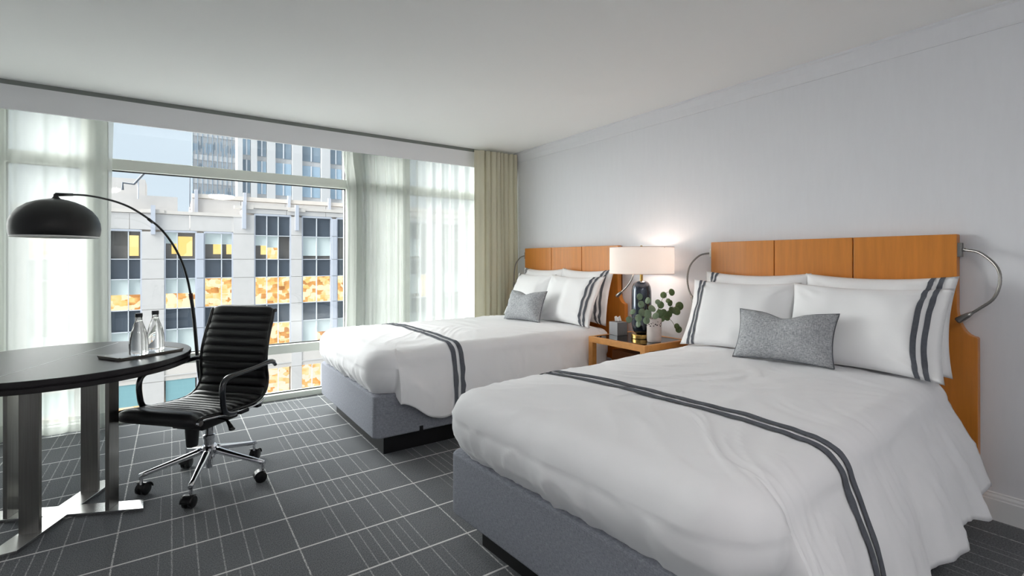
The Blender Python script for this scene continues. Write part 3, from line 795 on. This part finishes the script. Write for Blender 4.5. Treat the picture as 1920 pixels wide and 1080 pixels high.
for sg in (-1, 1):
    path = [pat(lerp(.012, LT-.01, i/70))+Vector((0, sg*lerp(.252, .219, i/70)-.02, -.004)) for i in range(71)]
    MB().tube(path, .0095, 10).build('side_rail', 'chrome' if False else 'black_metal', oc, smooth=True)
    # chrome strip under the seat rail
    MB().tube([pat(lerp(.05, .50, i/20))+Vector((0, sg*.258-.02, -.012)) for i in range(21)], .0055, 8).build('rail_trim', 'chrome', oc, smooth=True)
    MB().lathe([(.0,-.008),(.014,-.008),(.014,.008),(.0,.008)], 16, M=Matrix.Translation((.307, sg*.255-.02, .44)) @ Matrix.Rotation(pi/2, 4, 'X'), cap=False).build('end_cap', 'chrome', oc)
    MB().lathe([(.0,-.008),(.011,-.008),(.011,.008),(.0,.008)], 16, M=Matrix.Translation((-.287, sg*.221-.02, .942)) @ Matrix.Rotation(pi/2, 4, 'X'), cap=False).build('end_cap', 'black_metal', oc)
    arm = catmull([(.02, sg*.250, .425), (.075, sg*.258, .428), (.125, sg*.262, .455), (.142, sg*.264, .53), (.14, sg*.264, .59), (.115, sg*.264, .622), (.06, sg*.263, .632), (-.08, sg*.262, .638), (-.20, sg*.258, .646), (-.255, sg*.254, .640), (-.285, sg*.250, .615)], 8)
    arm = [p+Vector((.03,-.02,0)) for p in arm]
    MB().tube(arm, [.0145 if 3 < i < len(arm)-6 else .011 for i in range(len(arm))], 12, flat=1.0).build('armrest', 'armrest', oc, smooth=True)
# cross bars under the seat
MB().box(-.015, .05, -.25, .25, .405, .425).build('cross_bar', 'black_metal', oc, bevel=.004)
MB().box(-.12, -.085, -.245, .245, .402, .42).build('cross_bar', 'black_metal', oc, bevel=.004)
MB().box(-.11, .15, -.10, .10, .335, .405).build('tilt_mechanism', 'plastic', oc, bevel=.012)
MB().lathe([(.0,0),(.026,0),(.028,.004),(.034,.085),(.034,.1),(.0,.1)], 24, M=Matrix.Translation((.115,-.0,.238)), cap=False).build('tension_knob', 'plastic', oc, smooth=False)
for sg, L_ in ((1, .2), (-1, .2)):
    mm = MB(); pth = catmull([(.03, sg*.05, .372), (.05, sg*.15, .372), (.065, sg*.19, .355), (.085, sg*.225, .335)], 6)
    mm.tube(pth, [lerp(.006, .017, (i/(len(pth)-1))**2) for i in range(len(pth))], 10, flat=.6).build('lever', 'plastic', oc, smooth=True)
MB().lathe([(.0,.125),(.022,.125),(.026,.13),(.026,.24),(.030,.243),(.030,.262),(.021,.265),(.021,.35),(.0,.35)], 28, cap=False).build('gas_column', 'chrome', oc, smooth=False)
MB().lathe([(.0,.075),(.016,.075),(.016,.14),(.035,.145),(.040,.16),(.040,.195),(.034,.205),(.0,.205)], 28, cap=False).build('hub', 'chrome', oc, smooth=False)
for k in range(5):
    wa = radians(36+72*k) - radians(223.5) + radians(0)
    e = Vector((cos(wa), sin(wa), 0)); n_ = Vector((-e.y, e.x, 0))
    rows = []
    for i in range(9):
        t = i/8; c_ = e*lerp(.03, .318, t); hw = lerp(.022, .0125, t); zt_ = lerp(.200, .118, t**.9); zb_ = lerp(.158, .092, t)
        rows.append([c_+n_*hw*cos(a)*1.0+Vector((0,0,(zt_+zb_)/2+(zt_-zb_)/2*sin(a))) for a in [2*pi*q/14 for q in range(14)]])
    mm = MB().grid(rows, closed_u=True); mm.f.append(list(range(14))[::-1]); mm.f.append([8*14+q for q in range(14)])
    a_ = mm.build('star_arm', 'chrome', oc, smooth=True)
    cp = e*.308
    MB().lathe([(.0,.058),(.008,.058),(.008,.095),(.012,.097),(.012,.112),(.0,.112)], 14, c=(cp.x, cp.y, 0), cap=False).build('caster_stem', 'chrome', oc)
    sw = random.uniform(0, 2*pi) if k else .4
    Mw = Matrix.Translation((cp.x, cp.y, .031)) @ Matrix.Rotation(wa+sw, 4, 'Z') @ Matrix.Translation((.012,0,0))
    cst = MB().lathe([(.0,-.004),(.024,-.006),(.024,.006),(.0,.004)], 8, M=Mw @ Matrix.Translation((0,0,.01)) @ Matrix.Rotation(pi/2, 4, 'X'), cap=False).build('caster', 'caster', oc)
    for sg in (-1, 1):
        MB().lathe([(.0,-.010),(.026,-.010),(.031,-.006),(.031,.006),(.026,.010),(.010,.012),(.0,.012)], 24, M=Mw @ Matrix.Translation((0,sg*.015,0)) @ Matrix.Rotation(-sg*pi/2, 4, 'X'), cap=False).build('wheel', 'caster', cst, smooth=False)
    hood = []
    for i in range(9):
        a = pi*(.02+.62*i/8); hood.append([Mw @ Vector((.036*cos(a), yy, .036*sin(a))) for yy in (-.028,-.02,-.008,.008,.02,.028)])
    q = MB().grid(hood).build('caster_hood', 'caster', cst, smooth=True); z_ = q.modifiers.new('t','SOLIDIFY'); z_.thickness = .003

# ------------------------------------------------------------------ arc floor lamp
AB = Vector((.20, 4.50, 0))
al = thing('arc_floor_lamp', 'black arc floor lamp with dome shade over the round table', 'lamp', AB)
MB().lathe([(.0,0),(.128,0),(.13,.003),(.13,.022),(.124,.028),(.03,.032),(.018,.04),(.0,.04)], 48, cap=False).build('base', 'lamp_black', al, smooth=False)
pole = [(.199,4.50,.03),(.194,4.497,.227),(.169,4.471,.421),(.140,4.442,.795),(.119,4.42,.98)]
MB().tube(catmull([Vector(p)-AB for p in pole], 8), .0125, 14).build('pole', 'lamp_black', al, smooth=True)
MB().tube([Vector((.1225,4.4235,.955))-AB, Vector((.116,4.417,1.0))-AB], .0145, 14).build('joint', 'joint', al, smooth=True)
arcp = [(.118,4.419,.985),(.098,4.399,1.102),(.065,4.365,1.23),(.010,4.309,1.358),(-.056,4.242,1.461),(-.120,4.176,1.525),(-.208,4.086,1.588),(-.273,4.02,1.617),(-.334,3.958,1.631),(-.392,3.899,1.638),(-.446,3.843,1.637),(-.504,3.784,1.627)]
ap = catmull([Vector(p)-AB for p in arcp], 6)
MB().tube(ap, [lerp(.0085, .0055, i/(len(ap)-1)) for i in range(len(ap))], 12).build('arc', 'lamp_black', al, smooth=True)
jp = Vector((-.120,4.176,1.525))-AB
MB().tube([jp+Vector((.012,.012,-.014)), jp+Vector((-.012,-.012,.008))], .0095, 12).build('arc_collar', 'lamp_black', al, smooth=True)
MB().tube([Vector((-.475,3.813,1.633))-AB, Vector((-.538,3.75,1.622))-AB], [.008,.0105], 12).build('arc_tip', 'lamp_black', al, smooth=True)
SC = Vector((-.538, 3.75, 1.385))-AB
MB().lathe([(.0,.212),(.03,.212),(.05,.206),(.052,.20),(.03,.20),(.012,.225),(.010,.24),(.0,.24)], 28, c=SC, cap=False).build('shade_cap', 'lamp_black', al, smooth=False)
po = [(.188,0),(.1935,.012),(.197,.045),(.194,.08),(.182,.115),(.158,.150),(.122,.180),(.085,.197),(.052,.207),(.0,.210)]
pi_ = [(r*.985 if r else 0, z-.004) for r, z in po]
dome = MB().lathe(po, 64, c=SC, cap=False).build('shade', 'lamp_black', al, smooth=True)
MB().lathe([(.188,0)]+pi_[1:], 64, c=SC, cap=False).build('shade_lining', 'lamp_inner', dome, smooth=True)
MB().lathe([(.1875,-.006),(.1895,-.006),(.1895,.001),(.1875,.001)], 64, c=SC, cap=False).build('shade_rim', 'lamp_inner', dome)

# ------------------------------------------------------------------ city outside
YF = 46.0
KZ = YF/.5707
def kz(k): return 1.25+KZ*k
def ux(u, Y=YF): return Y*math.tan(radians(34.8)+math.atan((u-960)/918.0))
ob = thing('office_building', 'pale stone office building with lit windows across the street', 'building', (6, YF, -16))
OB = Vector((6, YF, -16))
def ob_box(name, x0, x1, y0, y1, z0, z1, mat, parent=ob, bevel=0):
    return MB().box(x0-OB.x, x1-OB.x, y0-OB.y, y1-OB.y, z0-OB.z, z1-OB.z).build(name, mat, parent, bevel=bevel)
zsp1, zr2t, zr2b, zr3t, zr3b = kz(.001), kz(-.0176), kz(-.0463), kz(-.0662), kz(-.0936)
zst, zshb = kz(-.1147), kz(-.142)
zL1, zR1, zR0 = kz(.027), kz(.0259), kz(.047)
zLtop, zRtop = 5.05, 5.85
# bays: (x0, x1, [splits], kind)  kind L = low block, R = high block
bays = [(ux(207), ux(263), [ux(240.5)], 'L'), (ux(310.7), ux(366), [ux(332.5)], 'L'), (ux(384.5), ux(434.7), [ux(415.6)], 'L'),
        (ux(479), ux(543.7), [ux(500.6), ux(522)], 'R'), (ux(568), ux(620), [ux(594)], 'R'), (ux(633), ux(672), [ux(651)], 'R')]
x = ux(207)
for k in range(2):
    bays.insert(0, (x-2.0-2.3, x-2.0, [x-2.0-1.2], 'L')); x = x-2.0-2.3
x = ux(672)
for k in range(4):
    bays.append((x+1.2, x+3.8, [x+2.5], 'R')); x += 3.8
XB0, XB1 = bays[0][0]-1.5, bays[-1][1]+1.5
ROOM = .35
def pane(x0, x1, z0, z1, mat, name='window_pane', dy=ROOM):
    ob_box(name, x0, x1, YF+dy, YF+dy+.05, z0, z1, mat)
rnd = random.Random(5)
def window(x0, x1, z0, z1, style):
    g = .05
    if style == 'spandrel': pane(x0, x1, z0, z1, 'spandrel', 'spandrel_pane', .22); return
    h = z1-z0
    if style == 'dim':
        pane(x0, x1, z0, z1, 'dim_room')
    elif style == 'yellow':
        pane(x0, x1, z0, z1, 'dim_room'); pane(x0+.05, x1-(x1-x0)*.15, z0+h*.12, z1-h*.15, 'lit_yellow', 'lit_wall', ROOM-.04)
    elif style == 'yellow_half':
        pane(x0, x1, z0, z1, 'dim_room'); pane(lerp(x0,x1,.5), x1, z0+h*.2, z1-h*.2, 'lit_yellow', 'lit_wall', ROOM-.04); pane(x0, x1, z1-h*.42, z1, 'blind', 'blind', ROOM-.09)
    elif style == 'blind':
        pane(x0, x1, z0, z1, 'dim_room'); pane(x0, x1, z0+h*.16, z1, 'blind', 'blind', ROOM-.09)
    elif style == 'blind_half':
        pane(x0, x1, z0, z1, 'lit_office'); pane(x0, x1, z1-h*.5, z1, 'blind', 'blind', ROOM-.09)
    elif style == 'lit': pane(x0, x1, z0, z1, 'lit_office')
    elif style == 'pale': pane(x0, x1, z0, z1, 'blind', 'blind', ROOM-.09)
special = {  # (bay index among the six measured ones, row): styles per pane
 (0,1): ['dim','yellow'], (1,1): ['yellow_half','yellow'], (2,1): ['yellow_half','yellow_half'], (3,1): ['yellow_half','blind_half','dim'], (4,1): ['blind','blind'], (5,1): ['dim','dim'],
 (0,2): ['blind_half','blind_half'], (1,2): ['blind_half','blind_half'], (2,2): ['lit','lit'], (3,2): ['lit','lit','lit'], (4,2): ['lit','lit'], (5,2): ['lit','lit'],
 (0,3): ['pale','pale'], (1,3): ['pale','pale'], (2,3): ['pale','pale'], (3,3): ['blind_half','lit','lit'], (4,3): ['pale','blind_half'], (5,3): ['pale','pale']}
def bar(x0, x1, z0, z1, name='mullion', mat='ext_frame', y0=.02, y1=.30): ob_box(name, x0, x1, YF+y0, YF+y1, z0, z1, mat)
for bi, (x0, x1, sp_, kd) in enumerate(bays):
    idx = bi-2; xs = [x0]+sp_+[x1]; fw = .055
    rows = [(zr3b, zr3t, 3), (zr3t, zr2b, 's'), (zr2b, zr2t, 2), (zr2t, zsp1, 's')]
    if kd == 'L': rows.append((zsp1, zL1, 1)); top = zL1
    else: rows += [(zsp1, zR1, 1), (zR1, zR0, 's')]; top = zR0
    for z0, z1, rr in rows:
        for i in range(len(xs)-1):
            if rr == 's': st = 'spandrel'
            else:
                st = special.get((idx, rr)); st = st[i] if st else rnd.choice(['dim','blind','blind_half','lit','pale'] if rr != 3 else ['pale','blind_half'])
            window(xs[i], xs[i+1], z0, z1, st)
        bar(x0, x1, z1-fw/2, z1+fw/2, 'crossbar')
    bar(x0, x1, zr3b-fw, zr3b, 'crossbar'); bar(x0, x1, top, top+.12, 'lintel', 'ext_pilaster', -.03, .35)
    for s_ in sp_: bar(s_-fw/2, s_+fw/2, zr3b, top)
    bar(x0-.10, x0, zr3b, top+.1, 'jamb', 'ext_pilaster', -.02, .35); bar(x1, x1+.10, zr3b, top+.1, 'jamb', 'ext_pilaster', -.02, .35)
    # below: stone apron, awning or lit shopfront
    ob_box('apron', x0-.1, x1+.1, YF, YF+.4, zst, zr3b-fw, 'stone_warm')
    ob_box('apron_band', x0-.1, x1+.1, YF-.06, YF+.1, zst+.35, zst+.43, 'stone')
    if kd == 'L':
        pane(x0, x1, kz(-.135), zst, 'teal', 'shop_awning', .05)
        pane(x0, x1, kz(-.17), kz(-.135), 'lit_shop', 'shop_window', .3)
    else:
        pane(x0, x1, zshb, zst, 'lit_shop', 'shop_window', .3)
        for q in (.33, .66): bar(lerp(x0,x1,q)-.02, lerp(x0,x1,q)+.02, zshb, zst)
        pane(x0, x1, kz(-.17), zshb, 'stone', 'shop_sill', .1)
# piers, cut into stone panels at each storey joint
edges = [XB0]+[e for b in bays for e in (b[0]-.1, b[1]+.1)]+[XB1]
xsplit = ux(457)
for i in range(0, len(edges), 2):
    x0, x1 = edges[i], edges[i+1]
    hi = (x0+x1)/2 > xsplit-.9
    zz = [-16, zshb, zst, zr3b, zr3t, zr2b, zr2t, zsp1, zL1] + ([zR0] if hi else [])
    narrow = (x1-x0) < .65
    for a, b in zip(zz, zz[1:]):
        ob_box('pilaster' if narrow else 'stone_panel', x0, x1, YF-(.12 if narrow else .06), YF+.4, a+.02, b-.02, 'ext_pilaster' if narrow else 'stone')
    ob_box('pier_core', x0+.02, x1-.02, YF+.0, YF+.45, -16, zz[-1], 'stone_warm')
    if not narrow:
        xm = (x0+x1)/2; zt_ = zRtop+.2 if hi else zLtop+.35
        ob_box('fin', xm-.14, xm+.14, YF-.3, YF+.1, zt_-2.2, zt_, 'ext_pilaster')
        ob_box('pier_cap', xm-.7, xm+.7, YF-.16, YF+.3, zt_-.55, zt_-.30, 'stone_warm')
# parapets in panels
def parapet(x0, x1, z0, z1, y):
    n = max(1, round((x1-x0)/3.4))
    for k in range(n):
        a, b = lerp(x0,x1,k/n), lerp(x0,x1,(k+1)/n)
        ob_box('parapet_panel', a+.015, b-.015, y, y+.4, z0+.02, z1-.28, 'stone')
        ob_box('coping', a, b, y-.1, y+.5, z1-.25, z1, 'stone_warm')
parapet(XB0, xsplit, zL1+.12, zLtop, YF); parapet(xsplit, XB1, zR0+.12, zRtop, YF)
ob_box('core', XB0, XB1, YF+.6, YF+14, -16, zL1+.4, 'stone_warm')
ob_box('core', xsplit, XB1, YF+.6, YF+14, zL1+.4, zRtop-.3, 'stone_warm')
# set-back storey
sb0 = ux(360, 49)
for k in range(9):
    a = sb0+k*3.6; ob_box('setback_panel', a+.015, a+3.585, 49, 49.4, 4.0, 6.45, 'stone'); ob_box('setback_coping', a, a+3.6, 48.9, 49.5, 6.5, 6.85, 'stone_warm')
    ob_box('fin', a-.12+.3, a+.12+.3, 48.75, 49, 5.0, 7.2, 'ext_pilaster')
ob_box('setback_core', sb0, sb0+32, 49.4, 58, 4, 6.4, 'stone_warm')
# roof plant on the left with davit arm
ob_box('penthouse', ux(150,50), ux(272,50), 50, 54, 4, 6.95+.9, 'stone'); ob_box('penthouse_wall', ux(150,48), ux(333,48), 48, 48.4, 4, 6.35, 'stone')
dv = [(ux(230,47.5),47.5,6.6),(ux(230,47.5),47.5,7.15),(ux(251,47.5),47.5,7.1),(ux(278,47.5),47.5,8.35)]
MB().tube([Vector(p)-OB for p in dv], .08, 8).build('davit_arm', 'spandrel', ob)
MB().tube([Vector((ux(259,47.5),47.5,6.0))-OB, Vector((ux(259,47.5),47.5,7.4))-OB], .05, 6).build('davit_post', 'ext_pilaster', ob)
MB().tube([Vector((ux(356,47.5),47.5,5.3))-OB, Vector((ux(356,47.5),47.5,8.0))-OB], .03, 6).build('mast', 'spandrel', ob)

# glass tower with vertical strips
YT = 150
t1 = thing('glass_tower', 'distant tower of narrow blue glass strips behind the offices', 'building', (ux(402,YT), YT, -16))
T1 = Vector((ux(402,YT), YT, -16))
xa, xb = ux(361,YT), ux(443,YT)
def tbox(root, O, name, x0, x1, y0, y1, z0, z1, mat): return MB().box(x0-O.x,x1-O.x,y0-O.y,y1-O.y,z0-O.z,z1-O.z).build(name, mat, root)
tbox(t1, T1, 'core', xa, xb, YT, YT+1.2, -16, 62, 'tower_white')
for r_ in range(12): tbox(t1, T1, 'floor_band', xa, xb, YT-.22, YT-.02, 8.9+r_*6.1, 10.3+r_*6.1, 'tower_white')
ncol = 9; fl = 6.1
for k in range(ncol):
    c0 = lerp(xa, xb, (k+.12)/ncol); c1 = lerp(xa, xb, (k+.88)/ncol); mm = MB()
    tbox(t1, T1, 'pier', lerp(xa,xb,k/ncol)-.08, lerp(xa,xb,k/ncol)+.08, YT-.5, YT, -16, 62, 'tower_glass_dark')
    for r in range(10):
        z0 = 10+r*fl
        for q in range(3):
            if rnd.random() < .22: continue
            a = lerp(c0, c1, q/3+.04); b = lerp(c0, c1, (q+1)/3-.08); o_ = rnd.random()*1.6
            mm.box(a-T1.x, b-T1.x, -.12, .02, z0+.3+o_+16, z0+1.8+o_+rnd.random()*1.6+16)
    g = mm.build('glass_strips', 'tower_glass_dark' if k % 3 == 1 else 'tower_glass', t1); g['kind'] = 'stuff'
# white tower
Y2 = 110
t2 = thing('white_tower', 'distant white tower with tall window strips behind the offices', 'building', (ux(560,Y2), Y2, -16))
T2 = Vector((ux(560,Y2), Y2, -16))
tbox(t2, T2, 'core', ux(443,Y2), ux(760,Y2), Y2, Y2+1.5, -16, 60, 'tower_white')
strips = [(455,469),(482,499),(516,546),(566,600),(618,640),(660,690),(710,735)]
for a, b in strips:
    x0, x1 = ux(a,Y2), ux(b,Y2)
    for r in range(6):
        z0 = 7+r*7.6
        tbox(t2, T2, 'window_pane', x0, x1, Y2-.1, Y2+.02, z0, z0+6.6, 'tower_glass' if (r+a) % 2 else 'tower_glass_dark' if r < 3 else 'blind')
        tbox(t2, T2, 'mullion', (x0+x1)/2-.12, (x0+x1)/2+.12, Y2-.3, Y2-.1, z0, z0+6.6, 'ext_frame')
for a, b in zip([443]+[s_[1] for s_ in strips], [s_[0] for s_ in strips]+[760]):
    tbox(t2, T2, 'pier', ux(a,Y2)+.1, ux(b,Y2)-.1, Y2-1.0, Y2, -16, 60, 'tower_white')
# street
st_ = MB().box(-120, 160, 5.5, 260, -16.4, -16).build('street', 'asphalt'); struct(st_, 'street far below the window')
